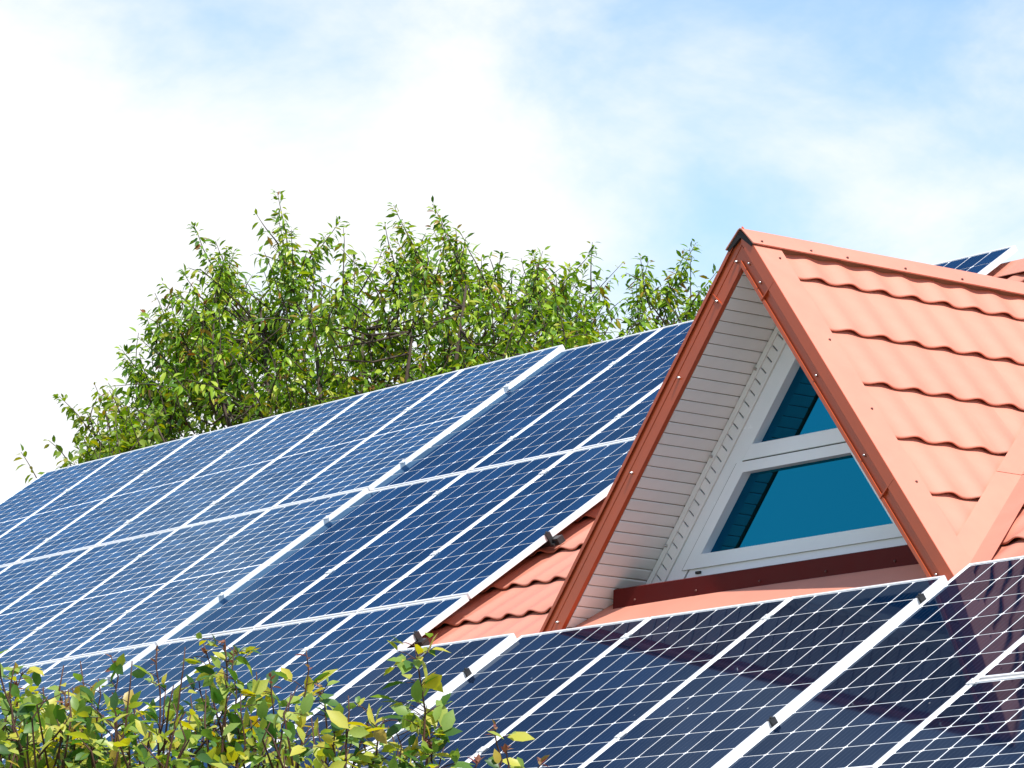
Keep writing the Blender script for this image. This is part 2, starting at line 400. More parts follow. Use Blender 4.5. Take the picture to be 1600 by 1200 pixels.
# deck of both slopes (closed thin wedges)
mb = MB()
for side in (1, -1):
    m4 = slope_m(side)
    poly = [(0.012, -0.02), (A_RIDGE-0.02, -0.02), (0.012, -s_valley(0.012)+0.02)]
    lo = [m4 @ Vector((x, y, -0.112)) for x, y in poly]; hi = [m4 @ Vector((x, y, -0.052)) for x, y in poly]
    mb.add(lo+hi, [(0,2,1), (3,4,5), (0,1,4,3), (1,2,5,4), (2,0,3,5)])
droof = hp(mb.build('dormer_roof', M_WOODIN)); droof['label'] = 'steep terracotta tiled roof of the dormer'
VERGE = 0.125
def dormer_tiles(side):
    tile_full = None
    for r in range(-1, 7):
        s0 = 0.2827 + r*TS - TS            # upper edge of the row
        for k in range(-2, 14):
            a0 = 0.2849 + k*TP - TP/2
            if a0 > A_RIDGE or a0+TP < VERGE: continue
            if s0 > s_valley(a0): continue
            full = (a0 >= VERGE and s0 >= 0.05 and a0+TP < a_valley(s0+TS)-0.13)
            if full:
                if dormer_tiles.me is None:
                    dormer_tiles.me = tile_mesh_local('dormer_tile', vs, fs, 1)
                me = dormer_tiles.me
                o = link('roof_tile', me, droof); o.matrix_parent_inverse = HINV_D
                o.matrix_basis = slope_m(side, a0, s0)
            else:
                bm = bmesh.new(); bv = [bm.verts.new((a, -s, h)) for a, s, h in vs]
                for f in fs: bm.faces.new([bv[i] for i in f])
                # verge, ridge, valley cuts in local coordinates of this tile
                def cut(co, no):
                    geom = bm.verts[:]+bm.edges[:]+bm.faces[:]
                    bmesh.ops.bisect_plane(bm, geom=geom, plane_co=co, plane_no=no, clear_outer=True)
                cut((VERGE-a0, 0, 0), (-1, 0, 0))
                cut((0, s0-0.035, 0), (0, 1, 0))
                av = a_valley(s0) - 0.12 - a0; dv = a_valley(s0+1) - a_valley(s0)   # valley edge, a falls with s
                nrm = Vector((1, dv, 0)).normalized()
                cut((av, 0, 0), nrm)
                if not bm.faces: bm.free(); continue
                me = bpy.data.meshes.new('cut_tile'); bm.to_mesh(me); bm.free(); me.materials.append(M_TILE)
                me.polygons.foreach_set('use_smooth', [True]*len(me.polygons))
                o = link('roof_tile', me, droof); o.matrix_parent_inverse = HINV_D
                o.matrix_basis = slope_m(side, a0, s0)
dormer_tiles.me = None
HINV_D = Matrix.Identity(4)
for side in (1, -1): dormer_tiles(side)
def on_slope(side, mb, name, m, parent, bevel=0.0, smooth=False):
    o = mb.build(name, m, parent, smooth, bevel); o.matrix_parent_inverse = HINV_D; o.matrix_basis = slope_m(side)
    return o
S_END = s_valley(0) + 0.02
for side in (1, -1):
    # verge trim: flat strip on the slope and a flange down its front
    mb = MB().box(-0.020, VERGE+0.012, -S_END+0.03, -0.10, 0.002, 0.005)
    on_slope(side, MB().box(-0.0235, -0.0205, -S_END+0.03, -0.095, -0.050 if side > 0 else -0.014, 0.0045), 'verge_flange', M_TRIM, droof)  # same folded sheet, in the shade-darkened colour
    mb.box(VERGE+0.008, VERGE+0.012, -S_END+0.15, -0.06, -0.022, 0.0018)
    on_slope(side, mb, 'verge_trim', M_TILE, droof)
    # valley flashing on the dormer side: three overlapping lengths
    cuts = [(0.02, 0.75), (0.72, 1.50), (1.47, 2.22)]
    for i, (sa, sb) in enumerate(cuts):
        hh = 0.004 + 0.0022*(2-i)
        ss = [sa + (sb-sa)*q/24 for q in range(25)]
        poly = [(max(-0.004, a_valley(s)-0.150), -s, hh) for s in ss] + [(max(-0.002, a_valley(s)-0.004), -s, hh) for s in reversed(ss)]
        mb = MB()
        n_ = len(ss)
        mb.add(poly, [(q, q+1, 2*n_-2-q, 2*n_-1-q) for q in range(n_-1)])
        mb.add([(x, y, z-0.0016) for x, y, z in poly], [(2*n_-1-q, 2*n_-2-q, q+1, q) for q in range(n_-1)])
        on_slope(side, mb, 'valley_flashing', M_TILE, droof)
# valley flashing on the main roof side
for side in (1, -1):
    for i, (sa, sb) in enumerate([(0.02, 0.75), (0.72, 1.50), (1.47, 2.33)]):
        pts = []
        for s, off in ((sa, 0.0), (sb, 0.0), (sb, 0.13), (sa, 0.13)):
            q = slope_m(side) @ Vector((a_valley(s), -s, 0))
            u = q.x + side*off; v = q.y*cP + q.z*sP
            pts.append(rp(u, v, HR + 0.005 + 0.0022*(2-i)))
        nn = rp(0, 0, 1)
        mb = MB().prism(pts, 'z', tuple(-0.0016*nn))
        o = mb.build('valley_flashing', M_TILE, droof); o.matrix_parent_inverse = HINV_D
# standing seams across the valley foot
def seam(side, s):
    q = slope_m(side)
    a = q @ Vector((a_valley(s)-0.135, -s+0.0, 0.0105)); b = q @ Vector((a_valley(s)-0.004, -s-0.03, 0.0105))
    MB().tube([a, b], [0.0035, 0.0035], 6).build('seam', M_TILE, droof).matrix_parent_inverse = HINV_D
# ridge cap of the dormer
mb = MB()
RW = 0.136
for side in (1, -1):
    pass
n_r = Vector((sD, 0, cD)); dn_r = Vector((cD, 0, -sD))
e1 = dn_r*RW + n_r*0.017; tp = Vector((0, 0, -0.010)); e2 = Vector((-e1.x, 0, e1.z))
th = 0.003
sec = [e1, e1*0.10+tp*0.9+Vector((0.003, 0, 0.003)), tp, Vector((-e1.x*0.10-0.003, 0, e1.z*0.10+tp.z*0.9+0.003)), e2]
inn = [Vector((v.x*0.965, 0, v.z-th*1.6)) for v in reversed(sec)]
L0 = -0.030
for i, (ya, yb) in enumerate(((L0, 0.50), (0.47, 1.45), (1.42, A_RIDGE+0.12))):
    mb = MB().prism([A+v+Vector((0, ya, 0.0015*(2-i))) for v in sec+inn], 'y', (0, yb-ya, 0))
    o = mb.build('ridge_cap', M_TILE, droof); o.matrix_parent_inverse = HINV_D
# black block standing in for the shadowed hollow under the cap front
sec2 = [e1*0.95-n_r*0.005, tp*1.0-Vector((0, 0, 0.008)), Vector((-e1.x*0.95+n_r.x*0.005, 0, e1.z*0.95-n_r.z*0.005)), Vector((-e1.x*0.80, 0, e1.z*1.12)), Vector((0, 0, -0.05)), Vector((e1.x*0.80, 0, e1.z*1.12))]
mb = MB().prism([A+v+Vector((0, -0.026, 0)) for v in sec2], 'y', (0, 0.02, 0))
o = mb.build('ridge_end_shade', M_DARK, droof); o.matrix_parent_inverse = HINV_D
# screws on tiles, cap and verge
def dome(r, h, n=8):
    mb = MB(); vs_ = [(0, 0, h)]; 
    for rr, hh in ((0.6*r, 0.8*h), (r, 0.25*h), (r, 0)):
        for k in range(n): vs_.append((rr*math.cos(2*math.pi*k/n), rr*math.sin(2*math.pi*k/n), hh))
    fs_ = [(0, 1+k, 1+(k+1) % n) for k in range(n)]
    for j in range(2):
        for k in range(n): fs_.append((1+j*n+k, 1+(j+1)*n+k, 1+(j+1)*n+(k+1) % n, 1+j*n+(k+1) % n))
    return mb.add(vs_, fs_)
SCREW_R = dome(0.0065, 0.007).mesh('painted_screw', M_SCREWR, True)
SCREW_S = dome(0.0075, 0.017).mesh('steel_screw', M_SCREW, True)
for r, ks in ((0, (0, 2, 3, 5, 8)), (1, (1, 3, 5, 7)), (2, (0, 3, 6)), (3, (0, 4)), (4, (0,)), (5, ())):
    for k in ks:
        s = 0.2827 + r*TS + 0.030; a = 0.2849 + (k+0.5)*TP
        if a > a_valley(s)-0.2: continue
        o = link('screw', SCREW_R, droof); o.matrix_parent_inverse = HINV_D; o.matrix_basis = slope_m(1, a, s, -0.021-STEP+0.003)
for a in (0.03, 0.31, 0.52, 0.86, 1.2, 1.6, 2.0):
    o = link('screw', SCREW_R, droof); o.matrix_parent_inverse = HINV_D; o.matrix_basis = slope_m(1, a, 0.112, 0.016)
for s in (0.20, 0.75, 1.20, 1.66):
    o = link('screw', SCREW_R, droof); o.matrix_parent_inverse = HINV_D; o.matrix_basis = slope_m(1, 0.095, s, 0.005)

# gable boards.  k = distance below the roof line, t = distance down the rake
def rk(side, k, t, y):
    return A + Vector((side*(-0)+side*(t*cD) - side*k*sD, y, -t*sD - k*cD))
def rake_quad(side, k0, k1, t1, y, t0=None):
    """polygon between two offsets below the roof line, mitred on the centre line"""
    if t0 is None:
        p0 = A + Vector((0, y, -k0/cD)); p1 = A + Vector((0, y, -k1/cD))
    else:
        p0 = rk(side, k0, t0, y); p1 = rk(side, k1, t0, y)
    return [p0, rk(side, k0, t1, y), rk(side, k1, t1, y), p1]
FOOT = {1: 2.27, -1: 2.30}
def world_child(mb, name, m, parent, bevel=0.0):
    o = mb.build(name, m, parent, False, bevel); o.matrix_parent_inverse = HINV_D; return o
for side in (1, -1):
    gap = 0.0015
    mb = MB().prism(rake_quad(side, 0.006, 0.112, FOOT[side], -0.010), 'y', (0, 0.022, 0))
    f = hp(mb.build('fascia', M_TRIM, None)); f['label'] = 'red-brown rake board on the %s edge of the dormer gable' % ('right' if side > 0 else 'left')
    # folded metal: upper flange, hollow, bead along the lower edge
    mb = MB().prism(rake_quad(side, -0.001, 0.050, FOOT[side], -0.0195 if side > 0 else -0.0125), 'y', (0, 0.0092 if side > 0 else 0.0022, 0))
    o = hp(mb.build('upper_flange', M_TRIM, None)); o.parent = f; o.matrix_parent_inverse = HINV_D
    mb = MB().prism(rake_quad(side, 0.100 if side > 0 else 0.106, 0.117, FOOT[side], -0.0205 if side > 0 else -0.0135), 'y', (0, 0.0102 if side > 0 else 0.0032, 0))
    o = mb.build('lower_bead', M_TRIM, f); o.matrix_parent_inverse = HINV_D
    if side > 0:
        mb = MB().prism(rake_quad(side, 0.056, 0.066, FOOT[side], -0.016), 'y', (0, 0.0058, 0))
        o = mb.build('middle_rib', M_TRIM, f); o.matrix_parent_inverse = HINV_D
    ts = (0.14, 0.35, 0.76, 1.28, 2.12) if side < 0 else (0.17, 0.30, 0.92, 1.43, 2.16)
    for t in ts:
        q = rk(side, 0.072, t, -0.010 if side < 0 else -0.010)
        m4 = Matrix.Rotation(rad(90), 4, 'X'); m4.translation = q
        o = link('screw', SCREW_S, f); o.matrix_parent_inverse = HINV_D; o.matrix_basis = m4
    for t in ((0.34, 1.62) if side > 0 else (0.34,)):      # lap joints of the metal lengths
        if side > 0: t += 0.03
        mb = MB().prism([rk(side, kk, t+dt, -0.0245 if side > 0 else -0.0145) for kk, dt in ((0.002, 0), (0.002, 0.006), (0.116, 0.006), (0.116, 0))], 'y', (0, 0.015 if side > 0 else 0.004, 0))
        o = mb.build('lap_joint', M_TRIM, f); o.matrix_parent_inverse = HINV_D
# soffit boards
PB = 0.0605
for side in (-1, 1):
    K0 = 0.113
    m4 = slope_m(side)
    backing = MB().box(0.012, DEP+0.03, -2.28, -0.09, -K0+0.0012, -K0+0.006)
    s_ob = backing.build('soffit', M_SOFFIT, None); hp(s_ob); s_ob.matrix_basis = m4
    s_ob['label'] = 'white boarded underside of the %s dormer overhang' % ('right' if side > 0 else 'left')
    w = PB-0.0030
    # board with rounded edges: profile along the slope
    pr_ = [(0, 0), (0.002, -0.0035), (0.006, -0.0050), (w-0.008, -0.0050), (w-0.003, -0.0035), (w, 0)]
    mbb = MB().prism([(0.0125, -y, h) for y, h in pr_], 'x', (DEP-0.0125, 0, 0)); bme = mbb.mesh('soffit_board', M_SOFFIT)
    n = int((2.26-0.12)/PB)
    for i in range(n):
        o = link('soffit_board', bme, s_ob); o.matrix_parent_inverse = Matrix.Identity(4)
        o.location = (0, -(0.12+i*PB), -K0+random.uniform(-0.0006, 0.0004))
# gable wall strip with slots between the soffit and the window
def tri_strip(k0, k1, y, dy, zb, side):
    """sloping bar between offsets k0,k1 cut level at height zb (relative to the apex)"""
    x0 = side*(-zb-k0/cD)*cD/sD; x1 = side*(-zb-k1/cD)*cD/sD
    p = [A+Vector((0, y, -k0/cD)), A+Vector((x0, y, zb)), A+Vector((x1, y, zb)), A+Vector((0, y, -k1/cD))]
    return MB().prism(p, 'y', (0, dy, 0))
ZB = -1.468
KS0, KS1 = 0.122, 0.236
mbw = MB()
poly = [A+Vector((0, DEP+0.012, -0.10)), A+Vector((-1.62, DEP+0.012, -1.90)), A+Vector((1.62, DEP+0.012, -1.90))]
for side in (-1, 1):
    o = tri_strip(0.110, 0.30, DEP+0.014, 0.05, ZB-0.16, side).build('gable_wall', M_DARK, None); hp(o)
    vs_ob = tri_strip(KS0, KS0+0.030, DEP-0.004, 0.016, ZB-0.13, side).build('vent_strip', M_SOFFIT, None); hp(vs_ob)
    vs_ob['label'] = 'slotted white trim strip beside the %s edge of the dormer window' % ('right' if side > 0 else 'left')
    o = tri_strip(KS1-0.024, KS1-0.002, DEP-0.006, 0.018, ZB-0.03, side).build('edge_trim', M_SOFFIT, vs_ob); o.matrix_parent_inverse = HINV_D
    # slats between the two edges
    ka, kb = KS0+0.0315, KS1-0.0255
    p = [(0, -ka), (PB-0.008, -ka), (PB-0.008, -kb), (0, -kb)]
    sl = MB().box(0, PB-0.008, -0.0, 0.008, -kb, -ka)
    sme = sl.mesh('vent_slat', M_SOFFIT)
    dn = Vector((cD*side, 0, -sD)); nn = Vector((sD*side, 0, cD))
    for i in range(29):
        t = 0.30 + i*PB
        if side < 0 and t > 1.98: break
        m4 = Matrix((dn, Vector((0, 1, 0)), nn)).transposed().to_4x4(); m4.translation = A + Vector((0, DEP+0.001, 0)) + dn*t
        o = link('vent_slat', sme, vs_ob); o.matrix_parent_inverse = HINV_D; o.matrix_basis = m4
    for t in (0.62, 1.10, 1.6):
        m4 = Matrix.Rotation(rad(90), 4, 'X'); m4.translation = A + Vector((0, DEP-0.004, 0)) + dn*t - nn*(KS0+0.012)
        o = link('screw', SCREW_S, vs_ob); o.matrix_parent_inverse = HINV_D; o.matrix_basis = m4
# window
YW = DEP+0.002
win = tri_strip(KS1, 0.336, YW, 0.08, ZB, -1)
win.add(*(lambda q: (q.v, q.f))(tri_strip(KS1, 0.336, YW, 0.08, ZB, 1)))
def hbar(z0, z1, k, y, dy, mb):
    def xl(z): return (-z-k/cD)*cD/sD
    p = [A+Vector((-xl(z0), y, z0)), A+Vector((xl(z0), y, z0)), A+Vector((xl(z1), y, z1)), A+Vector((-xl(z1), y, z1))]
    return mb.prism(p, 'y', (0, dy, 0))
hbar(ZB, ZB+0.075, 0.3455, YW+0.0015, 0.066, win)
wf = hp(win.build('dormer_window', M_PVC, None)); wf['label'] = 'white framed triangular dormer window with panes tinted blue like reflected sky'
def bev(o, w=0.004):
    b = o.modifiers.new('bevel', 'BEVEL'); b.width = w; b.segments = 2; b.limit_method = 'ANGLE'; return o
o = hbar(-0.968, -0.898, 0.330, YW-0.004, 0.07, MB()).build('transom', M_PVC, wf); o.matrix_parent_inverse = HINV_D; bev(o)
# lower sash
KA, KB = 0.310, 0.376
sash = MB()
zt0, zt1, zb0, zb1 = -0.974, -1.022, -1.366, -1.428
def xk(z, k): return (-z-k/cD)*cD/sD
for side in (-1, 1):
    p = [A+Vector((side*xk(zt1, KA), YW-0.008, zt1)), A+Vector((side*xk(zb0, KA), YW-0.008, zb0)), A+Vector((side*xk(zb0, KB), YW-0.008, zb0)), A+Vector((side*xk(zt1, KB), YW-0.008, zt1))]
    sash.prism(p, 'y', (0, 0.06, 0))
hbar(zt1, zt0, KA, YW-0.008, 0.06, sash); hbar(zb1, zb0, KA, YW-0.008, 0.06, sash)
sash_o = sash.build('sash', M_PVC, wf); sash_o.matrix_parent_inverse = HINV_D
# dark gaskets around the openings
gk = MB()
hbar(-0.9735, -0.9685, 0.335, YW-0.003, 0.05, gk)
for side in (-1, 1):
    k0_, k1_ = 0.303, 0.3085
    p = [A+Vector((side*xk(z, k), YW-0.0035, z)) for z, k in ((-0.974, k0_), (zb1, k0_), (zb1, k1_), (-0.974, k1_))]
    gk.prism(p, 'y', (0, 0.02, 0))
o = gk.build('gasket', M_SEAL, wf); o.matrix_parent_inverse = HINV_D
# panes
pz = -0.897
p = [A+Vector((0, YW+0.044, -0.331/cD)), A+Vector((-xk(pz, 0.331), YW+0.044, pz)), A+Vector((xk(pz, 0.331), YW+0.044, pz))]
o = MB().prism(p, 'y', (0, 0.01, 0)).build('pane', M_PANE, wf); o.matrix_parent_inverse = HINV_D; o['label'] = 'small upper triangular pane'
p = [A+Vector((s_*xk(z, KB-0.004), YW+0.038, z)) for s_, z in ((-1, zt1+0.004), (-1, zb0-0.004), (1, zb0-0.004), (1, zt1+0.004))]
o = MB().prism(p, 'y', (0, 0.01, 0)).build('pane', M_PANE, wf); o.matrix_parent_inverse = HINV_D; o['label'] = 'large lower pane'
for x in (-0.70, 0.78):
    o = MB().box(A.x+x-0.018, A.x+x+0.018, A.y+YW-0.007, A.y+YW+0.0005, A.z+ZB+0.014, A.z+ZB+0.026).build('drain_cap', M_SEAL, wf); o.matrix_parent_inverse = HINV_D
# dark red sill flashing and the apron below it
YS = 0.150
mb = MB()
prof = [(DEP+0.03, ZB-0.001), (DEP-0.006, ZB-0.001), (DEP-0.01, ZB-0.008), (YS+0.012, ZB-0.034), (YS, ZB-0.040), (YS, ZB-0.165), (YS+0.02, ZB-0.18), (DEP+0.03, ZB-0.10)]
XS = 1.12
mb.prism([(A.x-XS, A.y+y, A.z+z) for y, z in prof], 'x', (2*XS, 0, 0))
sill = hp(mb.build('sill_flashing', M_SILL, None)); sill['label'] = 'dark red metal flashing under the dormer window'
for i in range(5):
    m4 = Matrix.Rotation(rad(90), 4, 'X'); m4.translation = A + Vector((-0.95+i*0.46, YS-0.001, ZB-0.100))
    o = link('screw', SCREW_R, sill); o.matrix_parent_inverse = HINV_D; o.matrix_basis = m4
# apron: a gently bulging sheet on the roof in front of the sill
nu, nv = 24, 8
vsA, fsA = [], []
yb_ = A.y+YS-0.004; vb = (yb_*cP + (yb_*sP/cP)*sP)
for j in range(nv+1):
    for i in range(nu+1):
        f_ = i/nu; u = A.x - 1.30 + 2.60*f_
        v = vb + 0.02 - 0.62*j/nv
        e = math.sin(math.pi*f_)
        h = HR + 0.008 + 0.010*(e**0.6)*(1-j/nv)**1.5
        vsA.append(rp(u, v, h))
for j in range(nv):
    for i in range(nu): fsA.append((j*(nu+1)+i, (j+1)*(nu+1)+i, (j+1)*(nu+1)+i+1, j*(nu+1)+i+1))
ap = hp(MB().add(vsA, fsA).build('apron_flashing', M_TILE, None, True)); ap['label'] = 'curved terracotta apron under the dormer sill'
sm = ap.modifiers.new('thick', 'SOLIDIFY'); sm.thickness = 0.002

# ------------------------------------------------------------------ solar panels
FH = 0.033
RIM, MARG = 0.0125, 0.007
def panel_meshes(w, l, nx, ny, gx, gy, mid, name):
    """meshes in panel coordinates: origin at the centre of the underside"""
    fr = MB()
    x, y = w/2, l/2
    fr.box(-x, -x+RIM, -y, y, 0, FH); fr.box(x-RIM, x, -y, y, 0, FH)
    fr.box(-x+RIM, x-RIM, -y, -y+RIM, 0.0, FH-0.0004); fr.box(-x+RIM, x-RIM, y-RIM, y, 0.0, FH-0.0004)
    frame = fr.mesh('frame', M_ALU)
    back = MB().box(-x+RIM-0.001, x-RIM+0.001, -y+RIM-0.001, y-RIM+0.001, 0.018, FH-0.0045).mesh('backsheet', M_BACK)
    x0, x1, y0, y1 = -x+RIM+MARG, x-RIM-MARG, -y+RIM+MARG, y-RIM-MARG
    cw = (x1-x0-(nx-1)*gx)/nx; cl = (y1-y0-mid-(ny-1)*gy)/ny
    pos = []
    for j in range(ny):
        for i in range(nx):
            yy = y0 + j*(cl+gy) + cl/2 + (mid if j >= ny//2 and mid else 0)
            pos.append((x0 + i*(cw+gx) + cw/2, yy))
    c = 0.007
    a, b = cw/2, cl/2
    oc = [(-a+c,-b),(a-c,-b),(a,-b+c),(a,b-c),(a-c,b),(-a+c,b),(-a,b-c),(-a,-b+c)]
    cell = MB().prism([(p, q, FH-0.0040) for p, q in oc], 'z', (0, 0, 0.0012))
    return dict(w=w, l=l, frame=frame, back=back, pos=pos, oc=oc, name=name)
M_CELLB = M_CELL
def cell_mesh(pm, m):
    return MB().prism([(p, q, FH-0.0042) for p, q in pm['oc']], 'z', (0, 0, 0.0012)).mesh('solar_cell', m)
def cells_joined(pm, m):
    mb = MB()
    for cx, cy in pm['pos']: mb.add([(cx+p, cy+q, FH-0.003) for p, q in pm['oc']], [tuple(range(8))])
    me = bpy.data.meshes.new('cell_grid'); me.from_pydata(mb.v, [], mb.f); me.update(); me.materials.append(m); return me
PM_R = panel_meshes(0.998, 1.655, 6, 10, 0.0105, 0.0066, 0, 'R')
PM_L = panel_meshes(1.017, 1.698, 6, 20, 0.0120, 0.0078, 0.007, 'L')
PM_E = panel_meshes(0.992, 1.655, 6, 10, 0.0092, 0.0060, 0, 'E')
PM_H = panel_meshes(0.996, 1.684, 6, 20, 0.0100, 0.0058, 0.013, 'H')
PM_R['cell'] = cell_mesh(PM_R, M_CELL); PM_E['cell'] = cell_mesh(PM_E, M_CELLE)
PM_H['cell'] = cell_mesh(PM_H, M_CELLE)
PM_L['grid'] = cells_joined(PM_L, M_CELLH)
# clamps: a mid clamp bridging two frames, an end clamp hooked over the last frame
CL_MID = MB().box(-0.022, 0.022, -0.020, 0.020, FH+0.0005, FH+0.004).add(*(lambda d: ([(x, y, z+FH+0.004) for x, y, z in d.v], d.f))(dome(0.007, 0.008))).mesh('mid_clamp', M_ALU)
e = MB(); e.box(-0.010, 0.013, -0.014, 0.014, FH+0.0005, FH+0.004); e.box(0.0005, 0.013, -0.014, 0.014, -0.022, FH+0.0005); e.box(0.002, 0.034, -0.018, 0.018, -0.036, -0.022)
e.add(*(lambda d: ([(x+0.004, y, z+FH+0.004) for x, y, z in d.v], d.f))(dome(0.007, 0.010)))
CL_END = e.mesh('end_clamp', M_CLAMP)
def panel(pm, u_l, v_b, h, label, group, rot=0.0, base=None, clamps=(0.24, 0.78), end=False, dark=True, clampy=True):
    """u_l, v_b: left and lower edge on the roof; h: height of the frame top above the R plane"""
    m4 = roof_m(u_l + pm['w']/2, v_b + pm['l']/2, h-FH) if base is None else base
    j = Matrix.Rotation(random.uniform(-0.0012, 0.0012), 4, 'Z') @ Matrix.Rotation(random.uniform(-0.0012, 0.0012), 4, 'X') @ Matrix.Rotation(random.uniform(-0.0015, 0.0015), 4, 'Y')
    t = empty('solar_panel', label, 'solar panel', group, m4 @ j)
    link('frame', pm['frame'], t); link('backsheet', pm['back'], t)
    if 'grid' in pm:
        o = link('cell_grid', pm['grid'], t); o['kind'] = 'stuff'
    else:
        for cx, cy in pm['pos']: link('solar_cell', pm['cell'], t, None, (cx, cy, 0))
    if clampy:
        for f in clamps:
            o = link('clamp', CL_END if end else CL_MID, t, None, (pm['w']/2 + (0 if end else 0.010), -pm['l']/2 + pm['l']*f, 0))
    return t
G_L, G_R, G_E, G_H = 'half-cell panels on the left of the roof', 'large-cell panels above the dormer side', 'large-cell panels below the dormer', 'half-cell panels at the right edge'
ordn = ['first', 'second', 'third', 'fourth', 'fifth', 'sixth']
UL, VL = 1.030, 1.712
HL, ROTL = 0.024, 0.020
baseL = roof_m(0.045, 0.0, HL-FH, ROTL)
for row, ncol, rn in ((0, 6, 'top row'), (1, 5, 'middle row'), (2, 3, 'third row')):
    for c in range(ncol):
        m4 = baseL @ Matrix.Translation((-0.505 - c*UL, 0.846 + 0.012 - row*VL, 0))
        lab = 'pale small-celled solar panel, %s left of the wide white joint, %s' % (ordn[c], rn)
        panel(PM_L, 0, 0, HL, lab, G_L, base=m4, end=False, clamps=(0.17, 0.70) if row == 0 else (0.3, 0.8))
UR, VR = 1.012, 1.67
for row, ncol, rn in ((0, 4, 'top row'), (1, 3, 'middle row'), (2, 3, 'third row')):
    for c in range(ncol):
        if row == 0 and c == 3: lab = 'deep blue large-celled solar panel whose corner peeks over the dormer ridge'
        else: lab = 'deep blue large-celled solar panel, %s right of the wide white joint, %s' % (ordn[c], rn)
        panel(PM_R, 0.020 + c*UR, 0.010 - row*VR, 0.0, lab, G_R, end=(c == ncol-1 and True), clamps=(0.22, 0.74) if row == 0 else ((0.35, 0.86) if row == 1 else (0.30, 0.78)))
# the lower array in front of the dormer
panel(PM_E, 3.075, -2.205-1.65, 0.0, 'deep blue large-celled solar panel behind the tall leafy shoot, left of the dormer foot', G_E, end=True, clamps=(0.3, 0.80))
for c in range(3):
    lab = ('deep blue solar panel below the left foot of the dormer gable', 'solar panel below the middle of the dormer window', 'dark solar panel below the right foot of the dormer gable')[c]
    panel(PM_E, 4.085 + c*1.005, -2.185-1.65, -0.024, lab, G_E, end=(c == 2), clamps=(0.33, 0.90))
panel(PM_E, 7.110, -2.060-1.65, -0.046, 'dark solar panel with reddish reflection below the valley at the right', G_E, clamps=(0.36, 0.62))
panel(PM_H, 8.112, -3.090, -0.046, 'small-celled solar panel cut by the right picture edge, upper of two', G_H)
panel(PM_H, 8.112, -3.110-1.68, -0.046, 'small-celled solar panel in the lower right corner', G_H)
panel(PM_L, 8.112-1.02, -3.735-1.692, -0.046, 'small-celled solar panel at the bottom edge, below the reddish one', G_H)
# mounting rails under the rows
def rail(u0, u1, v, h):
    m4 = roof_m(0, v, h)
    mb = MB().box(u0, u1, -0.02, 0.02, -0.036, 0)
    o = mb.build('mounting_rail', M_CLAMP, main_roof); o.matrix_parent_inverse = Matrix.Identity(4); o.matrix_basis = m4
for v in (0.40, 1.24): rail(-6.2, 4.12, v, -0.036)
for v in (-1.06, -0.23, -2.83, -2.05): rail(-6.2, 3.10, v, -0.036)
for v in (-3.30, -2.37): rail(3.09, 9.2, v, -0.084)

# ------------------------------------------------------------------ leaves
def leaf_pts(L_, w, fold=0.25, droop=0.18):
    """pointed folded leaf along +x: 9 points"""
    pts = [(0, 0, 0)]
    out = []
    for t, ww in ((0.28, 0.85), (0.62, 0.92)):
        z = -droop*L_*t*t
        out.append(((t*L_, 0, z), (t*L_, ww*w/2, z+fold*w*0.5), (t*L_, -ww*w/2, z+fold*w*0.5)))
    tip = (L_, 0, -droop*L_)
    v = [(0, 0, 0), out[0][0], out[0][1], out[0][2], out[1][0], out[1][1], out[1][2], tip]
    f = [(0, 1, 2), (0, 3, 1), (1, 4, 5, 2), (1, 3, 6, 4), (4, 7, 5), (4, 6, 7)]
    return v, f
def orient(d, up, roll=0.0):
    d = Vector(d).normalized(); y = Vector(up).cross(d)
    if y.length < 1e-4: y = Vector((0, 1, 0)).cross(d)
    y.normalize(); z = d.cross(y)
    R = Matrix((d, y, z)).transposed()
    return R @ Matrix.Rotation(roll, 3, 'X')
class Leaves:
    def __init__(s): s.v = []; s.f = []
    def add(s, pos, R, pts, fs, sc=1.0):
        k = len(s.v)
        for p in pts:
            q = R @ (Vector(p)*sc); s.v.append((q.x+pos.x, q.y+pos.y, q.z+pos.z))
        s.f += [tuple(i+k for i in f) for f in fs]
    def mesh(s, name, m):
        me = bpy.data.meshes.new(name); me.from_pydata(s.v, [], s.f); me.update(); me.materials.append(m)
        me.polygons.foreach_set('use_smooth', [True]*len(me.polygons)); return me
rng = random.Random(11)
def rv(s=1.0): return Vector((rng.gauss(0, s), rng.gauss(0, s), rng.gauss(0, s)))

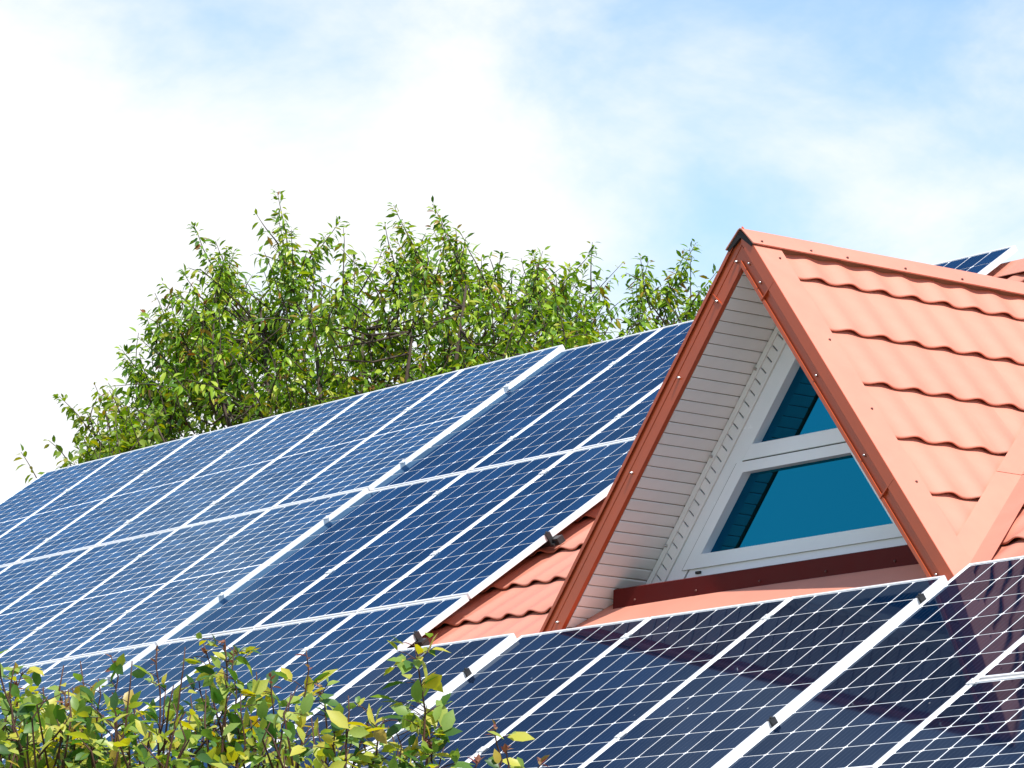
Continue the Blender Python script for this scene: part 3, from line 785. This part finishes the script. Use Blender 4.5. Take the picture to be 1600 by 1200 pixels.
def tree(name, label, dist, base_px, tips, dense, nshoot, leafm, leafL, leafW, depth, group=None, spacing=0.035, ygap=260):
    """tips: picture points where single shoots end; dense: upper outline of the dense crown as picture points"""
    def at(x, y, dd=0.0): return CAM + ray(x, y)*(dist+dd)
    b = at(*base_px); base = Vector((b.x, b.y, GZ))
    root = empty(name, label, 'tree', group, Matrix.Translation(base))
    wood = MB(); lv = Leaves(); lp, lf = leaf_pts(leafL, leafW, 0.3, 0.3)
    # trunk and limbs up to the crown
    xs = [p[0] for p in dense]
    def env(x):
        for (x0, y0), (x1, y1) in zip(dense, dense[1:]):
            if x0 <= x <= x1: return y0 + (y1-y0)*(x-x0)/(x1-x0)
        return dense[-1][1]
    fork = base + Vector((0, 0, (at(base_px[0], 900).z - GZ)*0.62))
    trunk = MB(); trunk.tube([base-Vector((0,0,0.2)), base+Vector((0.05, 0.03, (fork.z-GZ)*0.5)), fork], [0.20, 0.16, 0.13], 10)
    nodes = []
    nl = 9
    for i in range(nl):
        x = xs[0] + (xs[-1]-xs[0])*(i+0.5)/nl; dd = rng.uniform(-depth, depth)*0.7
        top = at(x, env(x)+rng.uniform(40, 120), dd)
        mid = fork.lerp(top, 0.45) + Vector((0, 0, 0.35))
        pts = [fork, fork.lerp(mid, 0.5)+rv(0.05), mid+rv(0.08), mid.lerp(top, 0.5)+rv(0.08), top]
        trunk.tube(pts, [0.08, 0.06, 0.040, 0.024, 0.009], 7)
        for a_, b_ in zip(pts[1:], pts[2:]):
            for k in range(6): nodes.append(a_.lerp(b_, k/6))
    shoots = []
    clumps = []
    for i in range(max(8, nshoot//10)):
        x = rng.uniform(xs[0], xs[-1]); f = rng.random()**0.8
        clumps.append((x, env(x) + 48 + f*ygap, rng.uniform(-depth, depth), f))
    for i in range(nshoot):
        x, y, dd0, f = rng.choice(clumps)
        st = at(x, y, dd0) + rv(0.125)
        d = (Vector((0, 0, 1.0)) + rv(0.55) + (rgt*((x-base_px[0])/450.0))*0.5)
        ln = rng.uniform(0.28, 0.62)*(0.75 if f < 0.1 else 1.0)
        shoots.append((st, d.normalized(), ln, rng.uniform(0.1, 0.3)))
    for x, y, ln, dx, dens in tips:
        tp_ = at(x, y, rng.uniform(-0.4, 0.4)*depth)
        ln *= 1.25; d = (upv + rgt*dx).normalized()
        shoots.append((tp_ - d*ln, d, ln, -dens))
        for q in range(3):
            d2 = (d + rgt*rng.uniform(-0.9, 0.9) + rv(0.25)).normalized()
            shoots.append((tp_ - d*ln*rng.uniform(0.5, 1.15), d2, ln*rng.uniform(0.25, 0.5), 0.2))
    for st, d, ln, dr in shoots:
        nn = min(nodes, key=lambda q: (q-st).length_squared)
        if (nn-st).length < 1.1 and rng.random() < (0.14 if dr > 0 else 1):
            m_ = nn.lerp(st, 0.5) - Vector((0, 0, 0.06)) + rv(0.04)
            wood.tube([nn, m_, st], [0.010, 0.008, 0.006], 4)
        pts = [st]; dd = d.copy(); ns = 6
        for k in range(ns):
            dd = (dd + rv(0.07) + (Vector((0, 0, -0.03)) if dr > 0 else Vector((0, 0, 0.015)))).normalized(); pts.append(pts[-1] + dd*ln/ns)
        wood.tube(pts, [0.007-0.0008*k for k in range(ns+1)], 4)
        n = int(ln/spacing * (1.0 if dr > 0 else 2.9)); ph = rng.uniform(0, 6.28)
        for k in range(n):
            t = (k+rng.random())/n; q = t*ns; i0 = min(int(q), ns-1); pos = pts[i0].lerp(pts[i0+1], q-i0)
            tg = (pts[i0+1]-pts[i0]).normalized(); ph += 2.4
            s1 = tg.cross(Vector((0.3, 0.5, 0.8))).normalized(); s2 = tg.cross(s1)
            o = s1*math.cos(ph) + s2*math.sin(ph)
            dl = (o*(0.9 if dr > 0 else 0.75) + tg*(0.4 if t < 0.85 else 1.1) + Vector((0, 0, -0.62)) + rv(0.25)).normalized()
            R = orient(dl, Vector((0, 0, 1))+rv(0.35), rng.uniform(-0.5, 0.5))
            lv.add(pos + dl*0.02, R, lp, lf, rng.uniform(0.55, 1.15)*(0.8 if t > 0.9 else 1)*(1 if dr > 0 else 0.82))
    o = trunk.build('trunk', M_BARK, root, True); o.matrix_parent_inverse = Matrix.Translation(-base)
    o = wood.build('branch', M_BARK, root, True); o.matrix_parent_inverse = Matrix.Translation(-base); o['kind'] = 'stuff'
    o = link('crown', lv.mesh('crown', leafm), root); o.matrix_parent_inverse = Matrix.Translation(-base); o['kind'] = 'stuff'
    return root
dense_main = [(205, 660), (225, 600), (260, 535), (300, 480), (340, 430), (400, 440), (450, 405), (500, 430), (560, 415), (620, 400), (690, 385), (740, 405), (800, 420), (860, 430), (905, 450), (930, 480)]
tips_main = [(430, 335, 0.5, -0.25, 1), (640, 345, 0.55, -0.4, 1), (700, 345, 0.55, -0.35, 1), (500, 362, 0.4, 0.5, 1), (330, 372, 0.45, -0.4, 1), (365, 392, 0.35, 0.3, 1), (765, 402, 0.3, 0.2, 1), (870, 415, 0.4, 0.7, 1), (240, 500, 0.4, -0.7, 1), (215, 575, 0.4, -0.8, 1), (290, 420, 0.45, -0.6, 1), (410, 305, 0.62, -0.33, 1), (522, 338, 0.45, 0.55, 1), (308, 346, 0.55, -0.40, 1), (612, 320, 0.60, -0.42, 1), (606, 345, 0.42, -0.2, 1), (676, 310, 0.66, -0.38, 1), (690, 340, 0.5, -0.2, 1),
             (788, 398, 0.35, 0.35, 1), (832, 392, 0.30, -0.15, 1), (932, 390, 0.55, 0.95, 1), (900, 420, 0.40, 0.5, 1), (190, 545, 0.42, -0.9, 1), (222, 492, 0.40, -0.5, 1), (258, 437, 0.50, -0.9, 1), (250, 470, 0.45, -0.6, 1),
             (560, 402, 0.35, 0.5, 1), (370, 400, 0.3, 0.3, 1), (345, 385, 0.4, 0.1, 1), (205, 608, 0.40, -0.8, 1), (480, 390, 0.45, 0.2, 1), (440, 360, 0.45, -0.2, 1), (655, 380, 0.4, 0.1, 1), (730, 395, 0.4, 0.1, 1), (600, 395, 0.4, -.3, 1), (625, 370, .4, -.3, 1)]
tree('cherry_tree', 'big leafy cherry tree with upright shoots behind the solar roof', 34.0, (560, 900), tips_main, dense_main, 1060, M_CHERRY, 0.100, 0.038, 1.6, 'trees behind the roof', spacing=0.0215)
dense_r = [(880, 520), (940, 490), (985, 470), (1030, 450), (1070, 450), (1120, 470)]
tips_r = [(1090, 378, 0.52, 0.55, 1), (1070, 395, 0.4, 0.4, 1), (988, 402, 0.32, -0.35, 1), (1018, 408, 0.30, 0.30, 1), (1110, 415, 0.42, 0.5, 1), (1000, 430, 0.4, 0.0, 1), (1050, 430, 0.35, 0.2, 1), (970, 452, 0.35, -0.5, 1)]
tree('cherry_tree', 'thin airy cherry tree top just left of the dormer apex', 36.5, (1010, 900), tips_r, dense_r, 75, M_CHERRY, 0.100, 0.038, 0.8, 'trees behind the roof', ygap=150, spacing=0.023)
dense_l = [(130, 690), (160, 672), (200, 655), (240, 650), (280, 640)]
tips_l = [(97, 612, 0.50, -0.75, 1), (108, 660, 0.35, -0.7, 1), (125, 700, 0.25, -0.7, 1), (205, 640, 0.3, 0.1, 1), (150, 648, 0.3, -0.3, 1), (230, 648, .3, .1, 1)]
tree('young_tree', 'small bright yellow-green tree low at the left end of the ridge', 32.5, (210, 900), tips_l, dense_l, 150, M_LIME, 0.09, 0.045, 0.8, None, ygap=120, spacing=0.023)

# ------------------------------------------------------------------ foreground rose shrubs
RP, RF = leaf_pts(1.0, 0.54, 0.28, 0.2)
LEAF_ME = []
for L_, w_, dr_ in ((0.060, 0.034, 0.18), (0.050, 0.030, 0.32), (0.068, 0.036, 0.10)):
    v_, f_ = leaf_pts(L_, w_, 0.24, dr_)
    me = bpy.data.meshes.new('leaf'); me.from_pydata(v_, [], f_); me.update(); me.materials.append(M_ROSE)
    me.polygons.foreach_set('use_smooth', [True]*len(me.polygons)); LEAF_ME.append(me)
v_, f_ = leaf_pts(0.030, 0.013, 0.3, 0.1)
TIP_ME = bpy.data.meshes.new('young_leaf'); TIP_ME.from_pydata(v_, [], f_); TIP_ME.update(); TIP_ME.materials.append(M_ROSETIP)
def shrub(label, dist, base_x, stems, nlow, low_box):
    """stems: (x, y of the tip, leafy length m, leaves, red tip)"""
    def at(x, y, dd=0.0): return CAM + ray(x, y)*(dist+dd)
    b = at(base_x, 1150); base = Vector((b.x, b.y, GZ)); inv = Matrix.Translation(-base)
    root = empty('rose_shrub', label, 'shrub', 'leafy shrubs in front of the roof', Matrix.Translation(base))
    wood = MB(); lv = Leaves(); nleaf = 0
    def put(pos, R, sc, tip=False):
        nonlocal nleaf
        if tip:
            o = link('young_leaf', TIP_ME, root); o.matrix_parent_inverse = inv
        elif nleaf < 280:
            o = link('leaf', LEAF_ME[rng.randrange(3)], root); o.matrix_parent_inverse = inv; nleaf += 1
        else:
            lv.add(pos, R, RP, RF, sc*0.058); return
        m = R.to_4x4() @ Matrix.Scale(sc, 4); m.translation = pos; o.matrix_basis = m
    for x, y, ln, nlv, red in stems:
        dd = rng.uniform(-0.25, 0.25); tip = at(x, y, dd)
        foot = base + Vector((rng.uniform(-0.15, 0.15), rng.uniform(-0.15, 0.15), 0))
        k1 = foot.lerp(tip, 0.35) + Vector((rng.uniform(-.08, .08), rng.uniform(-.08, .08), 0.1))
        k2 = tip - upv*ln + rgt*rng.uniform(-0.05, 0.05)
        pts = [foot, k1, k2.lerp(k1, 0.35)]
        ns = 7
        for k in range(ns+1):
            f = k/ns; pts.append(k2.lerp(tip, f) + rgt*(0.015*math.sin(3*f+x)) + rv(0.004))
        rad_ = [0.012, 0.008, 0.005] + [0.0042-0.00038*k for k in range(ns+1)]
        wood.tube(pts, rad_, 6)
        top = pts[3:]
        ph = rng.uniform(0, 6.28); cnt = 0
        nlv = int(nlv*1.5)
        while cnt < nlv:
            f = 1 - rng.random()**0.85; q = f*ns; i0 = min(int(q), ns-1); pos = top[i0].lerp(top[i0+1], q-i0)
            tg = (top[i0+1]-top[i0]).normalized(); ph += 2.4
            s1 = tg.cross(Vector((0.2, 0.6, 0.7))).normalized(); s2 = tg.cross(s1)
            o_ = s1*math.cos(ph) + s2*math.sin(ph)
            pd = (o_ + tg*0.6 + rv(0.15)).normalized(); pl = rng.uniform(0.035, 0.09)*(1.25-f*0.5)
            en = pos + pd*pl - Vector((0, 0, 0.01))
            wood.tube([pos, pos.lerp(en, 0.6)+Vector((0, 0, 0.004)), en], [0.0016, 0.0013, 0.001], 3)
            for j in range(rng.choice((1, 2, 3, 3))):
                dl = (pd*0.8 + rv(0.55) + Vector((0, 0, -0.12))).normalized()
                R = orient(dl, Vector((0.25, -0.15, 1))+rv(0.45), rng.uniform(-0.6, 0.6))
                put(en - pd*0.012*j, R, rng.uniform(0.62, 1.12)*(0.75 if f > 0.9 else 1)); cnt += 1
        if red:
            for j in range(5):
                f = rng.uniform(0.86, 1.0); q = f*ns; i0 = min(int(q), ns-1); pos = top[i0].lerp(top[i0+1], q-i0)
                dl = (rv(0.8) + upv*0.6).normalized(); put(pos, orient(dl, Vector((0, 0, 1))+rv(0.4)), rng.uniform(0.6, 1.2), True)
    x0, x1, y0, y1 = low_box
    for i in range(nlow):
        f = rng.random(); pos = at(rng.uniform(x0, x1), y0 + (y1-y0)*f**0.8, rng.uniform(-0.35, 0.45))
        R = orient(rv(1)+Vector((0, 0, -0.2)), Vector((0.2, -0.1, 1))+rv(0.5), rng.uniform(-0.6, 0.6))
        lv.add(pos, R, RP, RF, rng.uniform(0.030, 0.066))
        if i % 6 == 0:
            wood.tube([pos - upv*0.12 + rv(0.04), pos + rv(0.01), pos + upv*0.06 + rv(0.03)], [0.003, 0.0025, 0.0015], 4)
    o = wood.build('stem', M_TWIG, root, True); o.matrix_parent_inverse = inv; o['kind'] = 'stuff'
    if lv.v:
        o = link('foliage', lv.mesh('foliage', M_ROSE), root); o.matrix_parent_inverse = inv; o['kind'] = 'stuff'
    return root
shrub('dense yellow-green rose shrub at the left picture edge', 11.2, 40,
      [(2, 1008, 0.30, 10, 0), (12, 1040, 0.35, 22, 0), (40, 1050, 0.36, 22, 1), (70, 1075, 0.3, 14, 0), (98, 1085, 0.34, 20, 1), (20, 1075, 0.3, 20, 0), (60, 1100, 0.3, 20, 0), (110, 1120, 0.28, 16, 0)],
      480, (-20, 150, 1072, 1260))
shrub('rose shrub with reddish shoot tips, second from the left edge', 11.0, 190,
      [(168, 1022, 0.40, 26, 1), (150, 1060, 0.3, 12, 0), (200, 1035, 0.40, 22, 0), (238, 1010, 0.42, 16, 1), (282, 1012, 0.42, 9, 0), (185, 1090, 0.32, 20, 1), (255, 1070, 0.36, 22, 0), (215, 1085, .3, 18, 0)],
      240, (110, 300, 1105, 1260))
shrub('tall rose shrub with yellow leaves below the left panels', 11.3, 370,
      [(328, 1005, 0.42, 24, 1), (352, 1000, 0.40, 20, 1), (372, 1008, 0.42, 24, 1), (345, 1050, 0.36, 20, 0), (308, 1060, 0.32, 18, 0), (405, 1052, 0.36, 18, 0), (430, 1050, 0.34, 20, 1), (470, 1014, 0.42, 20, 1), (495, 1072, 0.26, 8, 1), (450, 1080, 0.32, 16, 0), (385, 1085, .3, 20, 0)],
      220, (290, 470, 1120, 1260))
shrub('low green rose shrub right of the yellow one', 10.8, 560,
      [(540, 1085, 0.30, 20, 0), (570, 1105, 0.26, 24, 0), (600, 1120, 0.22, 20, 0), (515, 1125, 0.24, 16, 0), (640, 1160, 0.18, 12, 0), (680, 1155, 0.18, 10, 1), (620, 1150, 0.2, 16, 0), (490, 1140, .2, 12, 0)],
      120, (470, 670, 1158, 1270))
shrub('single tall leafy shoot in front of the panel joint', 10.9, 640,
      [(654, 1004, 0.42, 64, 0)], 0, (0, 1, 0, 1))
shrub('small reddish shoots at the bottom edge right of the leafy shrubs', 10.9, 770,
      [(766, 1132, 0.22, 3, 1), (784, 1170, 0.14, 5, 1), (835, 1185, 0.12, 3, 1), (745, 1190, 0.12, 4, 1)], 0, (0, 1, 0, 1))
